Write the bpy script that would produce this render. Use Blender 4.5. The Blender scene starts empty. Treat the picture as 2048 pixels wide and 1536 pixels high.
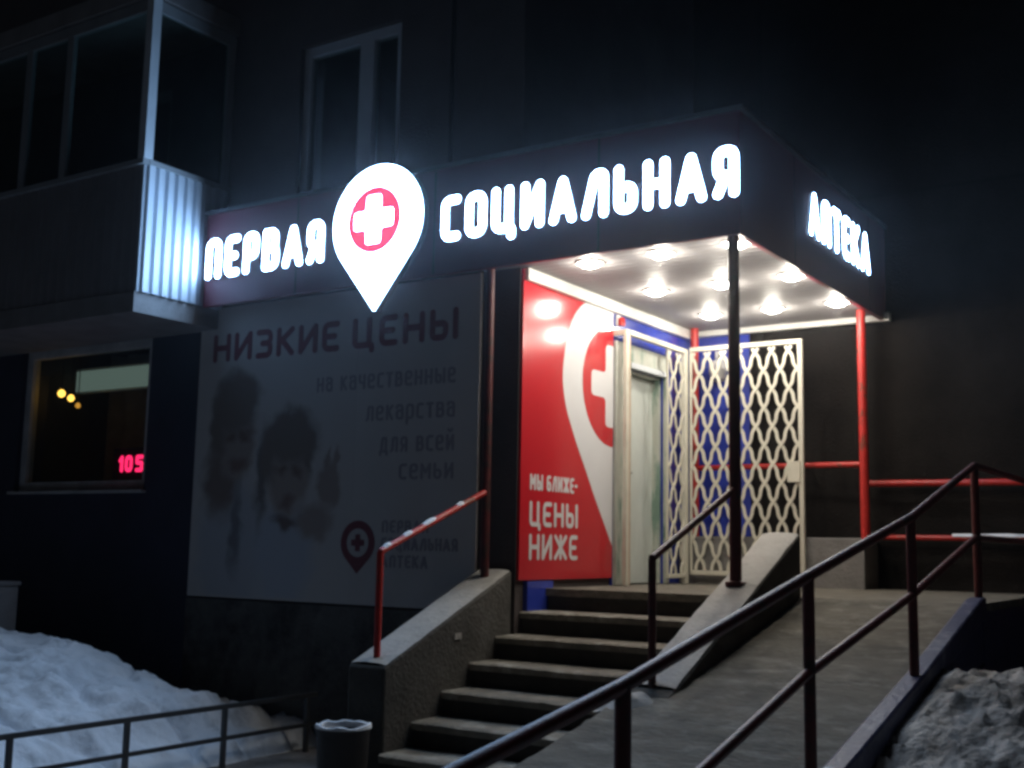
import bpy, bmesh, math, random
import numpy as np
from mathutils import Vector, Matrix, noise

sc = bpy.context.scene
col = sc.collection
random.seed(7)

# ---------------------------------------------------------------- scale
# plan units: origin at the camera, X along the facade, Y away from it, Z up
K = 0.9375                   # plan units to metres
G = -1.77                    # ground level in plan units


def W(p):
    return Vector((p[0] * K, p[1] * K, (p[2] - G) * K))


# ---------------------------------------------------------------- camera
yaw, pitch, roll, FPX = -0.58171562, 0.13774247, 0.01873474, 2332.12
cy_, sy_, cp_, sp_ = math.cos(yaw), math.sin(yaw), math.cos(pitch), math.sin(pitch)
fw = Vector((sy_ * cp_, cy_ * cp_, sp_))
rt = Vector((cy_, -sy_, 0))
up = rt.cross(fw)
rt, up = rt * math.cos(roll) + up * math.sin(roll), -rt * math.sin(roll) + up * math.cos(roll)
cam = bpy.data.cameras.new('camera')
cam.sensor_width = 36.0
cam.lens = FPX / 2048 * 36.0
cam.clip_start, cam.clip_end = 0.05, 500
cam.dof.use_dof = True
cam.dof.focus_distance = 6.0
cam.dof.aperture_fstop = 5.6
camo = bpy.data.objects.new('camera', cam)
col.objects.link(camo)
M4 = Matrix((rt, up, -fw)).transposed().to_4x4()
M4.translation = W((0, 0, 0))
camo.matrix_world = M4
sc.camera = camo

# ---------------------------------------------------------------- night sky, skyglow, exposure
world = bpy.data.worlds.new('World')
sc.world = world
world.use_nodes = True
wn = world.node_tree.nodes
sky = wn.new('ShaderNodeTexSky')
sky.sky_type = 'NISHITA'
sky.sun_disc = False
sky.sun_elevation = math.radians(4)
sky.sun_rotation = math.radians(-90)
sky.ozone_density = 4.0
hs = wn.new('ShaderNodeHueSaturation')
hs.inputs['Saturation'].default_value = 0.45
mixc = wn.new('ShaderNodeMixRGB')
mixc.blend_type = 'MULTIPLY'
mixc.inputs[0].default_value = 1
mixc.inputs[2].default_value = (1.0, 0.82, 0.68, 1)
world.node_tree.links.new(sky.outputs[0], hs.inputs['Color'])
world.node_tree.links.new(hs.outputs[0], mixc.inputs[1])
world.node_tree.links.new(mixc.outputs[0], wn['Background'].inputs['Color'])
wn['Background'].inputs['Strength'].default_value = 0.0016

sun = bpy.data.lights.new('night_glow', 'SUN')
sun.energy = 0.33
sun.angle = math.radians(12)
sun.color = (0.66, 0.80, 1.0)
suno = bpy.data.objects.new('night_glow', sun)
col.objects.link(suno)
suno.rotation_euler = Vector((0.36, -0.02, -0.93)).to_track_quat('-Z', 'Y').to_euler()

sc.view_settings.view_transform = 'Standard'
sc.view_settings.look = 'None'
sc.view_settings.exposure = 0
sc.view_settings.gamma = 1
sc.render.engine = 'CYCLES'
sc.cycles.filter_width = 3.1
sc.cycles.max_bounces = 8
sc.cycles.sample_clamp_indirect = 6


# ---------------------------------------------------------------- materials
def mat(name, base, rough=0.6, var=0.25, scale=4.0, bump=0.0, bscale=40.0, metal=0.0, spec=0.5,
        stretch=(1, 1, 1), second=None, sscale=2.0, sharp=(0.45, 0.6), coat=0.0):
    m = bpy.data.materials.new(name)
    m.use_nodes = True
    nt = m.node_tree
    b = nt.nodes['Principled BSDF']
    b.inputs['Roughness'].default_value = rough
    b.inputs['Metallic'].default_value = metal
    b.inputs['Specular IOR Level'].default_value = spec
    b.inputs['Coat Weight'].default_value = coat
    b.inputs['Coat Roughness'].default_value = 0.12
    tc = nt.nodes.new('ShaderNodeTexCoord')
    mp = nt.nodes.new('ShaderNodeMapping')
    mp.inputs['Scale'].default_value = stretch
    nt.links.new(tc.outputs['Object'], mp.inputs['Vector'])
    n1 = nt.nodes.new('ShaderNodeTexNoise')
    n1.inputs['Scale'].default_value = scale
    n1.inputs['Detail'].default_value = 6
    n1.inputs['Roughness'].default_value = 0.65
    nt.links.new(mp.outputs[0], n1.inputs['Vector'])
    cr = nt.nodes.new('ShaderNodeValToRGB')
    cr.color_ramp.elements[0].position = 0.3
    cr.color_ramp.elements[1].position = 0.7
    cr.color_ramp.elements[0].color = tuple(c * (1 - var) for c in base) + (1,)
    cr.color_ramp.elements[1].color = tuple(min(1, c * (1 + var)) for c in base) + (1,)
    nt.links.new(n1.outputs[0], cr.inputs[0])
    outc = cr.outputs[0]
    if second is not None:
        n2 = nt.nodes.new('ShaderNodeTexNoise')
        n2.inputs['Scale'].default_value = sscale
        n2.inputs['Detail'].default_value = 8
        n2.inputs['Roughness'].default_value = 0.7
        nt.links.new(mp.outputs[0], n2.inputs['Vector'])
        r2 = nt.nodes.new('ShaderNodeValToRGB')
        r2.color_ramp.elements[0].position = sharp[0]
        r2.color_ramp.elements[1].position = sharp[1]
        nt.links.new(n2.outputs[0], r2.inputs[0])
        mx = nt.nodes.new('ShaderNodeMixRGB')
        mx.inputs[2].default_value = tuple(second) + (1,)
        nt.links.new(r2.outputs[0], mx.inputs[0])
        nt.links.new(outc, mx.inputs[1])
        outc = mx.outputs[0]
    nt.links.new(outc, b.inputs['Base Color'])
    if bump:
        n3 = nt.nodes.new('ShaderNodeTexNoise')
        n3.inputs['Scale'].default_value = bscale
        n3.inputs['Detail'].default_value = 5
        nt.links.new(mp.outputs[0], n3.inputs['Vector'])
        bp = nt.nodes.new('ShaderNodeBump')
        bp.inputs['Strength'].default_value = bump
        bp.inputs['Distance'].default_value = 0.02
        nt.links.new(n3.outputs[0], bp.inputs['Height'])
        nt.links.new(bp.outputs[0], b.inputs['Normal'])
    return m


def glow(name, color, strength):
    m = bpy.data.materials.new(name)
    m.use_nodes = True
    nt = m.node_tree
    nt.nodes.remove(nt.nodes['Principled BSDF'])
    e = nt.nodes.new('ShaderNodeEmission')
    e.inputs['Color'].default_value = tuple(color) + (1,)
    e.inputs['Strength'].default_value = strength
    nt.links.new(e.outputs[0], nt.nodes['Material Output'].inputs['Surface'])
    return m


def glass(name):
    m = bpy.data.materials.new(name)
    m.use_nodes = True
    nt = m.node_tree
    nt.nodes.remove(nt.nodes['Principled BSDF'])
    t = nt.nodes.new('ShaderNodeBsdfTransparent')
    t.inputs['Color'].default_value = (0.75, 0.8, 0.78, 1)
    g = nt.nodes.new('ShaderNodeBsdfGlossy')
    g.inputs['Roughness'].default_value = 0.03
    lw_ = nt.nodes.new('ShaderNodeLayerWeight')
    lw_.inputs['Blend'].default_value = 0.5
    pw = nt.nodes.new('ShaderNodeMath')
    pw.operation = 'POWER'
    pw.inputs[1].default_value = 4.0
    nt.links.new(lw_.outputs['Facing'], pw.inputs[0])
    fr = nt.nodes.new('ShaderNodeMath')
    fr.operation = 'MULTIPLY_ADD'
    fr.inputs[1].default_value = 0.55
    fr.inputs[2].default_value = 0.04
    nt.links.new(pw.outputs[0], fr.inputs[0])
    mx = nt.nodes.new('ShaderNodeMixShader')
    nt.links.new(fr.outputs[0], mx.inputs[0])
    nt.links.new(t.outputs[0], mx.inputs[1])
    nt.links.new(g.outputs[0], mx.inputs[2])
    nt.links.new(mx.outputs[0], nt.nodes['Material Output'].inputs['Surface'])
    return m


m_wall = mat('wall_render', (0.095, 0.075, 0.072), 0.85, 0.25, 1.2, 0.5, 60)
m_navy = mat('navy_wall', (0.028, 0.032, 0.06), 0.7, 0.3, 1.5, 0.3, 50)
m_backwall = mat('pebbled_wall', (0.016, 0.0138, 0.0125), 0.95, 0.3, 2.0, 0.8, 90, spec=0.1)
m_blue = mat('blue_cladding', (0.035, 0.06, 0.42), 0.22, 0.12, 1.0, coat=0.5)
m_plinth = mat('plinth_concrete', (0.13, 0.125, 0.12), 0.9, 0.3, 3.0, 0.5, 50, second=(0.05, 0.045, 0.045), sscale=1.4)
m_seam = mat('panel_seam', (0.012, 0.0108, 0.010), 0.95, spec=0.1)
m_white_frame = mat('white_frame', (0.62, 0.65, 0.68), 0.45, 0.08, 3)
m_balc_frame = mat('balcony_frame_paint', (0.30, 0.31, 0.32), 0.5, 0.12, 3)
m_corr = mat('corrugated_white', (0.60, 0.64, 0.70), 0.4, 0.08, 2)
m_corr_front = mat('corrugated_shaded', (0.24, 0.225, 0.23), 0.5, 0.15, 2)  # shaded copy of the side sheet, missing sign light put into the colour
m_slab = mat('slab_concrete', (0.24, 0.22, 0.215), 0.9, 0.2, 3, 0.3, 40)
m_glass = glass('window_glass')
m_room = mat('room_wall', (0.06, 0.055, 0.05), 0.9)
m_fascia = mat('red_composite', (0.24, 0.025, 0.05), 0.38, 0.10, 0.8, coat=0.15)
m_soffit = mat('soffit_plastic', (0.29, 0.278, 0.282), 0.58, 0.10, 1.2, 0.06, 3, spec=0.3)
m_roof = mat('roof_sheet', (0.14, 0.13, 0.14), 0.6)
m_trim = mat('white_trim', (0.78, 0.77, 0.72), 0.3, 0.08, 6)
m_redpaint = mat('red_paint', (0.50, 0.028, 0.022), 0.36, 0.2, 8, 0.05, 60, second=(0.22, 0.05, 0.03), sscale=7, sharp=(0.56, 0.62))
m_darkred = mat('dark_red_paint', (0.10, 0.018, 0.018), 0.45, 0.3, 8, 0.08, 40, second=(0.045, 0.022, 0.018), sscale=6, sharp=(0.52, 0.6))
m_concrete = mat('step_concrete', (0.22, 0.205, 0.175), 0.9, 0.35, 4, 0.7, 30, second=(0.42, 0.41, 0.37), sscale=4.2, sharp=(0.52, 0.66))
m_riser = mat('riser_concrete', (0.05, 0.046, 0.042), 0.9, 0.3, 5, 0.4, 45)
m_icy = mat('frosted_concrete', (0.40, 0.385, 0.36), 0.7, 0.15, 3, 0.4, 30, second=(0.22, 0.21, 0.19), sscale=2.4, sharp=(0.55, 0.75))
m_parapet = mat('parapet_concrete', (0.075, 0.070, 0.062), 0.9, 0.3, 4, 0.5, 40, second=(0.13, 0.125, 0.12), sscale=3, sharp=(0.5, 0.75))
m_redboard = mat('red_vinyl', (0.56, 0.016, 0.026), 0.20, 0.04, 1, coat=0.4)
m_print_white = mat('white_vinyl', (0.74, 0.73, 0.74), 0.24, 0.04, 2, coat=0.3)
m_banner = mat('banner_vinyl', (0.60, 0.57, 0.55), 0.6, 0.06, 1.5)
m_smallink = mat('grey_print', (0.34, 0.31, 0.34), 0.6, 0.08)
m_maroon = mat('maroon_print', (0.22, 0.06, 0.08), 0.6, 0.08)
m_cream = mat('cream_paint', (0.62, 0.585, 0.48), 0.45, 0.1, 6)
m_film = mat('wrapped_film', (0.54, 0.55, 0.48), 0.3, 0.15, 6, 0.5, 6, stretch=(1, 1, .25), second=(0.20, 0.30, 0.24), sscale=6, sharp=(0.50, 0.62))
m_door = mat('film_white', (0.58, 0.61, 0.57), 0.28, 0.10, 3, 0.9, 5, stretch=(1, 1, .5), coat=0.3)
m_steel = mat('steel', (0.35, 0.34, 0.33), 0.35, 0.15, metal=0.9)
m_dark = mat('dark_gap', (0.02, 0.02, 0.02), 0.8)
m_snow = mat('snow', (0.80, 0.84, 0.90), 0.75, 0.08, 3, 1.0, 12, second=(0.36, 0.39, 0.43), sscale=2.0, sharp=(0.54, 0.70))
m_dirtysnow = mat('dirty_snow', (0.50, 0.48, 0.46), 0.85, 0.35, 9, 1.0, 30, second=(0.15, 0.14, 0.13), sscale=2.6, sharp=(0.46, 0.62))
m_ground = mat('trodden_snow', (0.30, 0.29, 0.29), 0.85, 0.3, 1.6, 0.9, 9, second=(0.13, 0.115, 0.10), sscale=1.5, sharp=(0.42, 0.62))
m_ramp = mat('ramp_concrete', (0.125, 0.112, 0.088), 0.85, 0.35, 3, 0.6, 25, stretch=(.8, 1.6, 1), second=(0.24, 0.225, 0.19), sscale=5.5, sharp=(0.50, 0.68))
m_bluepaint = mat('dark_blue_paint', (0.030, 0.036, 0.11), 0.5, 0.3, 3, 0.3, 30)
m_curb = mat('blue_curb', (0.035, 0.04, 0.10), 0.5, 0.25, 4, 0.3, 30, second=(0.22, 0.23, 0.26), sscale=4, sharp=(0.56, 0.72))
m_fence = mat('fence_paint', (0.055, 0.058, 0.062), 0.5, 0.2)
m_bin = mat('bin_iron', (0.03, 0.027, 0.027), 0.6, 0.3, 5, 0.3, 40)
m_block = mat('block_concrete', (0.21, 0.20, 0.19), 0.9, 0.2, 4, 0.4, 40)
m_return = mat('letter_return', (0.10, 0.10, 0.11), 0.5, 0.05)
m_edge = glow('letter_edge_light', (0.40, 0.65, 1.0), 0.35)
m_letter = glow('letter_light', (0.36, 0.62, 1.0), 42.0)
m_pinwhite = glow('pin_light', (0.36, 0.62, 1.0), 28.0)
m_pinred = glow('pin_red_light', (1.0, 0.055, 0.17), 1.0)
m_lens = glow('lamp_lens', (1.0, 0.97, 0.90), 48.0)
m_led = glow('led_red', (1.0, 0.02, 0.12), 3.0)
m_amber = glow('amber_reflection', (1.0, 0.50, 0.08), 5.0)  # glow for the street lamp reflections in the shop window
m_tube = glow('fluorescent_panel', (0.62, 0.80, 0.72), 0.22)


# ---------------------------------------------------------------- object helpers
def tag(o, label=None, cat=None, group=None, kind=None):
    if label:
        o['label'] = label
    if cat:
        o['category'] = cat
    if group:
        o['group'] = group
    if kind:
        o['kind'] = kind
    return o


def empty(name, p, label, cat, group=None):
    o = bpy.data.objects.new(name, None)
    col.objects.link(o)
    o.location = W(p)
    o.empty_display_size = 0.2
    return tag(o, label, cat, group)


def world_loc(o):
    v = Vector((0, 0, 0))
    while o is not None:
        v += o.location
        o = o.parent
    return v


class MB:
    def __init__(s):
        s.v, s.f, s.sm = [], [], []

    def add(s, vs, fs, smooth=False):
        n = len(s.v)
        s.v += [W(p) for p in vs]
        s.f += [tuple(i + n for i in f) for f in fs]
        s.sm += [smooth] * len(fs)
        return s

    def box(s, x0, x1, y0, y1, z0, z1):
        vs = [(x, y, z) for z in (z0, z1) for y in (y0, y1) for x in (x0, x1)]
        return s.add(vs, [(0, 2, 3, 1), (4, 5, 7, 6), (0, 1, 5, 4), (2, 6, 7, 3), (0, 4, 6, 2), (1, 3, 7, 5)])

    def extrude_x(s, poly, x0, x1):          # poly of (y, z)
        n = len(poly)
        vs = [(x0, y, z) for y, z in poly] + [(x1, y, z) for y, z in poly]
        fs = [tuple(range(n)), tuple(range(2 * n - 1, n - 1, -1))]
        fs += [(i, i + n, (i + 1) % n + n, (i + 1) % n) for i in range(n)]
        return s.add(vs, fs)

    def tube(s, path, r, n=12):
        path = [Vector(p) for p in path]
        vs, fs = [], []
        ref = Vector((0.123, 0.31, 0.94)) if abs((path[-1] - path[0]).normalized().z) < 0.9 else Vector((1, 0.1, 0))
        for i, p in enumerate(path):
            t = (path[min(i + 1, len(path) - 1)] - path[max(i - 1, 0)]).normalized()
            a = t.cross(ref).normalized()
            b = t.cross(a)
            # mitre at bends
            sc_ = 1.0
            if 0 < i < len(path) - 1:
                c = (path[i + 1] - p).normalized().dot((p - path[i - 1]).normalized())
                sc_ = 1.0 / math.sqrt(max(0.3, (1 + c) / 2)) * 0.5 + 0.5
            for k in range(n):
                w = 2 * math.pi * k / n
                vs.append(p + (a * math.cos(w) + b * math.sin(w)) * r * sc_)
        for i in range(len(path) - 1):
            for k in range(n):
                fs.append((i * n + k, i * n + (k + 1) % n, (i + 1) * n + (k + 1) % n, (i + 1) * n + k))
        s.add(vs, fs, True)
        s.add(vs[:n], [tuple(range(n - 1, -1, -1))])
        s.add(vs[-n:], [tuple(range(n))])
        return s

    def bar(s, p, q, w, h, side):            # rectangular bar, side = width direction
        p, q, side = Vector(p), Vector(q), Vector(side).normalized()
        t = (q - p).normalized()
        b = t.cross(side).normalized()
        side = b.cross(t).normalized()
        vs = [e + side * (w / 2 * i) + b * (h / 2 * j) for e in (p, q) for i, j in ((-1, -1), (1, -1), (1, 1), (-1, 1))]
        return s.add(vs, [(3, 2, 1, 0), (4, 5, 6, 7)] + [(i, (i + 1) % 4, (i + 1) % 4 + 4, i + 4) for i in range(4)])

    def lathe(s, c, prof, n=24):             # prof of (r, z)
        vs, fs = [], []
        for r, z in prof:
            for k in range(n):
                w = 2 * math.pi * k / n
                vs.append((c[0] + r * math.cos(w), c[1] + r * math.sin(w), c[2] + z))
        for i in range(len(prof) - 1):
            for k in range(n):
                fs.append((i * n + k, i * n + (k + 1) % n, (i + 1) * n + (k + 1) % n, (i + 1) * n + k))
        fs.append(tuple(range(n - 1, -1, -1)))
        fs.append(tuple((len(prof) - 1) * n + k for k in range(n)))
        return s.add(vs, fs, True)

    def plate(s, tri, fn):                   # tri = (verts, faces) with (u, v, d)
        return s.add([fn(*p) for p in tri[0]], tri[1])

    def build(s, name, m, parent=None, label=None, cat=None, group=None, kind=None, bevel=0.0, loc=None):
        me = bpy.data.meshes.new(name)
        o = bpy.data.objects.new(name, me)
        col.objects.link(o)
        base = Vector((0, 0, 0))
        if parent is not None:
            o.parent = parent
            base = world_loc(parent)
        elif loc is not None:
            base = W(loc)
            o.location = base
        me.from_pydata([p - base for p in s.v], [], s.f)
        me.polygons.foreach_set('use_smooth', s.sm)
        bm = bmesh.new()
        bm.from_mesh(me)
        bmesh.ops.recalc_face_normals(bm, faces=bm.faces)
        bm.to_mesh(me)
        bm.free()
        me.materials.append(m)
        me.set_sharp_from_angle(angle=math.radians(40))
        if bevel:
            md = o.modifiers.new('soft_edges', 'BEVEL')
            md.width = bevel
            md.segments = 2
            md.limit_method = 'ANGLE'
        return tag(o, label, cat, group, kind)


def face_lit(o, back_mat, normal):
    """channel letter: opaque returns, only the front face is lit"""
    me = o.data
    me.materials.append(back_mat)
    n = Vector(normal).normalized()
    far = max(v.co.dot(n) for v in me.vertices)
    for p in me.polygons:
        if abs(p.normal.dot(n)) < 0.9 or p.center.dot(n) < far - 0.002:
            p.material_index = 1
    return o


# ---------------------------------------------------------------- shapes for signs and prints
def curve_tris(contours, depth):
    cu = bpy.data.curves.new('outline', 'CURVE')
    cu.dimensions = '2D'
    cu.fill_mode = 'BOTH'
    cu.extrude = depth / 2
    for c in contours:
        sp = cu.splines.new('POLY')
        sp.points.add(len(c) - 1)
        for i, (x, y) in enumerate(c):
            sp.points[i].co = (x, y, 0, 1)
        sp.use_cyclic_u = True
    o = bpy.data.objects.new('outline', cu)
    col.objects.link(o)
    bpy.context.view_layer.update()
    me = bpy.data.meshes.new_from_object(o.evaluated_get(bpy.context.evaluated_depsgraph_get()))
    vs = [(v.co.x, v.co.y, v.co.z + depth / 2) for v in me.vertices]
    fs = [tuple(p.vertices) for p in me.polygons]
    bpy.data.objects.remove(o)
    bpy.data.curves.remove(cu)
    bpy.data.meshes.remove(me)
    return vs, fs


def rp(pts, rad=0.0, closed=False, n=7):
    """polyline with rounded corners"""
    pts = [Vector((p[0], p[1])) for p in pts]
    if rad <= 0:
        return pts + ([pts[0]] if closed else [])
    out = []
    N = len(pts)
    for i in range(N):
        if not closed and i in (0, N - 1):
            out.append(pts[i])
            continue
        a, b, c = pts[i - 1], pts[i], pts[(i + 1) % N]
        r1 = min(rad, (a - b).length * 0.5)
        r2 = min(rad, (c - b).length * 0.5)
        r = min(r1, r2)
        s, e = b + (a - b).normalized() * r, b + (c - b).normalized() * r
        for k in range(n + 1):
            t = k / n
            out.append(s * (1 - t) ** 2 + b * (2 * t * (1 - t)) + e * t ** 2)
    if closed:
        out.append(out[0])
    return out


def stroke_outline(polys, r, cell):
    """outline contours of thick round strokes (marching squares on the distance field)"""
    allp = np.array([[p[0], p[1]] for pl in polys for p in pl])
    lo, hi = allp.min(0) - r - 3 * cell, allp.max(0) + r + 3 * cell
    nx, ny = int((hi[0] - lo[0]) / cell) + 2, int((hi[1] - lo[1]) / cell) + 2
    xs, ys = lo[0] + np.arange(nx) * cell, lo[1] + np.arange(ny) * cell
    X, Y = np.meshgrid(xs, ys, indexing='ij')
    D = np.full(X.shape, 1e9)
    for pl in polys:
        for a, b in zip(pl[:-1], pl[1:]):
            dx, dy = b[0] - a[0], b[1] - a[1]
            L = dx * dx + dy * dy
            t = np.clip(((X - a[0]) * dx + (Y - a[1]) * dy) / L, 0, 1) if L > 1e-12 else 0 * X
            D = np.minimum(D, np.hypot(X - a[0] - t * dx, Y - a[1] - t * dy))
    D = D - r
    D[np.abs(D) < 1e-7] = 1e-7
    return contours_of(D, xs, ys)


def contours_of(D, xs, ys):
    nx, ny = D.shape
    seg = {}

    def pt(i, j, i2, j2):
        a, b = D[i, j], D[i2, j2]
        t = a / (a - b)
        return (xs[i] + (xs[i2] - xs[i]) * t, ys[j] + (ys[j2] - ys[j]) * t)
    pos = {}
    links = {}

    def link(a, b):
        links.setdefault(a, []).append(b)
        links.setdefault(b, []).append(a)
    ins = D < 0
    for i in range(nx - 1):
        for j in range(ny - 1):
            c = (ins[i, j], ins[i + 1, j], ins[i + 1, j + 1], ins[i, j + 1])
            if all(c) or not any(c):
                continue
            cor = ((i, j), (i + 1, j), (i + 1, j + 1), (i, j + 1))
            es = []
            for k in range(4):
                if c[k] != c[(k + 1) % 4]:
                    a, b = sorted((cor[k], cor[(k + 1) % 4]))
                    key = (a, b)
                    if key not in pos:
                        pos[key] = pt(*a, *b)
                    es.append(key)
            for q in range(0, len(es), 2):
                link(es[q], es[q + 1])
    out, seen = [], set()
    for k in list(links):
        if k in seen:
            continue
        loop, cur, prev = [], k, None
        while cur not in seen:
            seen.add(cur)
            loop.append(pos[cur])
            nxt = [q for q in links[cur] if q != prev and q not in seen]
            if not nxt:
                break
            prev, cur = cur, nxt[0]
        if len(loop) > 5:
            out.append(loop)
    return out


GLYPH = {  # centre-line strokes in a unit cell: (width, [(points, radius, closed)])
    'П': (.80, [([(0, 0), (0, 1), (1, 1), (1, 0)], .3, 0)]),
    'Е': (.74, [([(1, 1), (0, 1), (0, 0), (1, 0)], .26, 0), ([(0, .5), (.8, .5)], 0, 0)]),
    'Р': (.76, [([(0, 0), (0, 1), (1, 1), (1, .4), (0, .4)], .3, 0)]),
    'В': (.80, [([(0, 0), (0, 1), (.9, 1), (.9, .53), (.2, .53)], .24, 0), ([(.2, .53), (1, .53), (1, 0), (0, 0)], .24, 0), ([(0, 0), (0, 1)], 0, 0)]),
    'А': (.94, [([(0, 0), (.5, 1), (1, 0)], .06, 0), ([(.2, .28), (.8, .28)], 0, 0)]),
    'Я': (.78, [([(1, 0), (1, 1), (0, 1), (0, .4), (1, .4)], .3, 0), ([(.45, .4), (0, 0)], 0, 0)]),
    'С': (.76, [([(1, 1), (0, 1), (0, 0), (1, 0)], .36, 0)]),
    'О': (.82, [([(0, 0), (0, 1), (1, 1), (1, 0)], .36, 1)]),
    'Ц': (.90, [([(0, 1), (0, 0), (1, 0), (1, -.2)], .2, 0), ([(.84, 1), (.84, 0)], 0, 0)]),
    'И': (.84, [([(0, 1), (0, 0), (1, 1), (1, 0)], 0, 0)]),
    'Л': (.90, [([(0, 0), (.5, 1), (1, 1), (1, 0)], .14, 0)]),
    'Ь': (.76, [([(0, 1), (0, 0), (1, 0), (1, .55), (0, .55)], .24, 0)]),
    'Н': (.84, [([(0, 0), (0, 1)], 0, 0), ([(1, 0), (1, 1)], 0, 0), ([(0, .5), (1, .5)], 0, 0)]),
    'Т': (.80, [([(0, 1), (1, 1)], 0, 0), ([(.5, 1), (.5, 0)], 0, 0)]),
    'К': (.80, [([(0, 0), (0, 1)], 0, 0), ([(1, 1), (.05, .47)], 0, 0), ([(.25, .58), (1, 0)], 0, 0)]),
    'З': (.76, [([(0, 1), (1, 1), (1, .52), (.35, .52)], .24, 0), ([(.35, .52), (1, .52), (1, 0), (0, 0)], .24, 0)]),
    'Ы': (1.06, [([(0, 1), (0, 0), (.58, 0), (.58, .55), (0, .55)], .2, 0), ([(1, 0), (1, 1)], 0, 0)]),
    'М': (1.0, [([(0, 0), (0, 1), (.5, .4), (1, 1), (1, 0)], 0, 0)]),
    'Б': (.78, [([(.92, 1), (0, 1), (0, 0), (1, 0), (1, .54), (0, .54)], .24, 0)]),
    'Ж': (1.1, [([(.5, 0), (.5, 1)], 0, 0), ([(0, 1), (.5, .5), (1, 1)], 0, 0), ([(0, 0), (.5, .5), (1, 0)], 0, 0)]),
    'а': (.66, [([(0, .82), (0, 1), (1, 1), (1, 0)], .3, 0), ([(1, .6), (0, .6), (0, 0), (1, 0)], .28, 0)]),
    'е': (.68, [([(1, .05), (1, 0), (0, 0), (0, 1), (1, 1), (1, .5), (0, .5)], .3, 0)]),
    'с': (.62, [([(1, 1), (0, 1), (0, 0), (1, 0)], .36, 0)]),
    'р': (.68, [([(0, -.4), (0, 1), (1, 1), (1, 0), (0, 0)], .34, 0)]),
    'н': (.68, [([(0, 0), (0, 1)], 0, 0), ([(1, 0), (1, 1)], 0, 0), ([(0, .5), (1, .5)], 0, 0)]),
    'к': (.64, [([(0, 0), (0, 1)], 0, 0), ([(1, 1), (.05, .47)], 0, 0), ([(.25, .58), (1, 0)], 0, 0)]),
    'ч': (.64, [([(0, 1), (0, .42), (1, .42)], .3, 0), ([(1, 0), (1, 1)], 0, 0)]),
    'т': (.62, [([(0, 1), (1, 1)], 0, 0), ([(.5, 1), (.5, 0)], 0, 0)]),
    'в': (.66, [([(0, 0), (0, 1), (.9, 1), (.9, .53), (.2, .53)], .24, 0), ([(.2, .53), (1, .53), (1, 0), (0, 0)], .24, 0), ([(0, 0), (0, 1)], 0, 0)]),
    'ы': (.90, [([(0, 1), (0, 0), (.58, 0), (.58, .55), (0, .55)], .2, 0), ([(1, 0), (1, 1)], 0, 0)]),
    'л': (.70, [([(0, 0), (.22, .1), (.3, 1), (1, 1), (1, 0)], .1, 0)]),
    'д': (.78, [([(.15, 0), (.3, 1), (.85, 1), (.85, 0)], .05, 0), ([(0, -.25), (0, 0), (1, 0), (1, -.25)], 0, 0)]),
    'я': (.64, [([(1, 0), (1, 1), (0, 1), (0, .4), (1, .4)], .3, 0), ([(.45, .4), (0, 0)], 0, 0)]),
    'й': (.68, [([(0, 1), (0, 0), (1, 1), (1, 0)], 0, 0), ([(.2, 1.45), (.5, 1.3), (.8, 1.45)], .1, 0)]),
    'и': (.68, [([(0, 1), (0, 0), (1, 1), (1, 0)], 0, 0)]),
    'м': (.80, [([(0, 0), (0, 1), (.5, .4), (1, 1), (1, 0)], 0, 0)]),
    'ь': (.64, [([(0, 1), (0, 0), (1, 0), (1, .55), (0, .55)], .24, 0)]),
    'п': (.66, [([(0, 0), (0, 1), (1, 1), (1, 0)], .1, 0)]),
    '-': (.5, [([(0, .5), (1, .5)], 0, 0)]),
    '1': (.34, [([(0, .75), (1, 1), (1, 0)], 0, 0)]),
    '0': (.62, [([(0, 0), (0, 1), (1, 1), (1, 0)], .3, 1)]),
    '5': (.62, [([(1, 1), (0, 1), (0, .55), (1, .55), (1, 0), (0, 0)], .1, 0)]),
}


def glyph_contours(ch, x0, y0, w, h, r):
    polys = []
    for pts, rad, cl in GLYPH[ch][1]:
        pl = rp([(x0 + r + p[0] * (w - 2 * r), y0 + r + p[1] * (h - 2 * r)) for p in pts], rad * (h - 2 * r), cl)
        polys.append(pl)
    return stroke_outline(polys, r, h / 42)


def word_layout(word, x0, x1, h, gap):
    ws = [0.35 if c == ' ' else GLYPH[c][0] for c in word]
    tot = sum(ws) + gap * (len(word) - 1)
    k = (x1 - x0) / tot
    out, x = [], x0
    for c, w in zip(word, ws):
        out.append((c, x, w * k))
        x += (w + gap) * k
    return out


def circle(cx, cz, r, n=48):
    return [(cx + r * math.cos(2 * math.pi * k / n), cz + r * math.sin(2 * math.pi * k / n)) for k in range(n)]


def pin_outline(cx, cz, r, tip, n=56):
    """map-pin shape: a disc with tangents to a point below"""
    d = cz - tip
    a = math.acos(r / d)                     # angle at centre from the downward axis to the tangent point
    a0 = -math.pi / 2 + a
    a1 = 2 * math.pi - math.pi / 2 - a
    pts = [(cx + r * math.cos(a0 + (a1 - a0) * k / n), cz + r * math.sin(a0 + (a1 - a0) * k / n)) for k in range(n + 1)]
    t = [(cx - 0.02 * r, tip + 0.035 * r), (cx + 0.02 * r, tip + 0.035 * r)]
    return pts + t


def cross_outline(cx, cz, size, th):
    a_, b_ = th / 2, size / 2
    pts = [(a_, a_), (a_, b_), (-a_, b_), (-a_, a_), (-b_, a_), (-b_, -a_), (-a_, -a_), (-a_, -b_), (a_, -b_), (a_, -a_), (b_, -a_), (b_, a_)]
    return [[(cx + p.x, cz + p.y) for p in rp(pts, th * .22, True, 4)[:-1]]]


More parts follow.
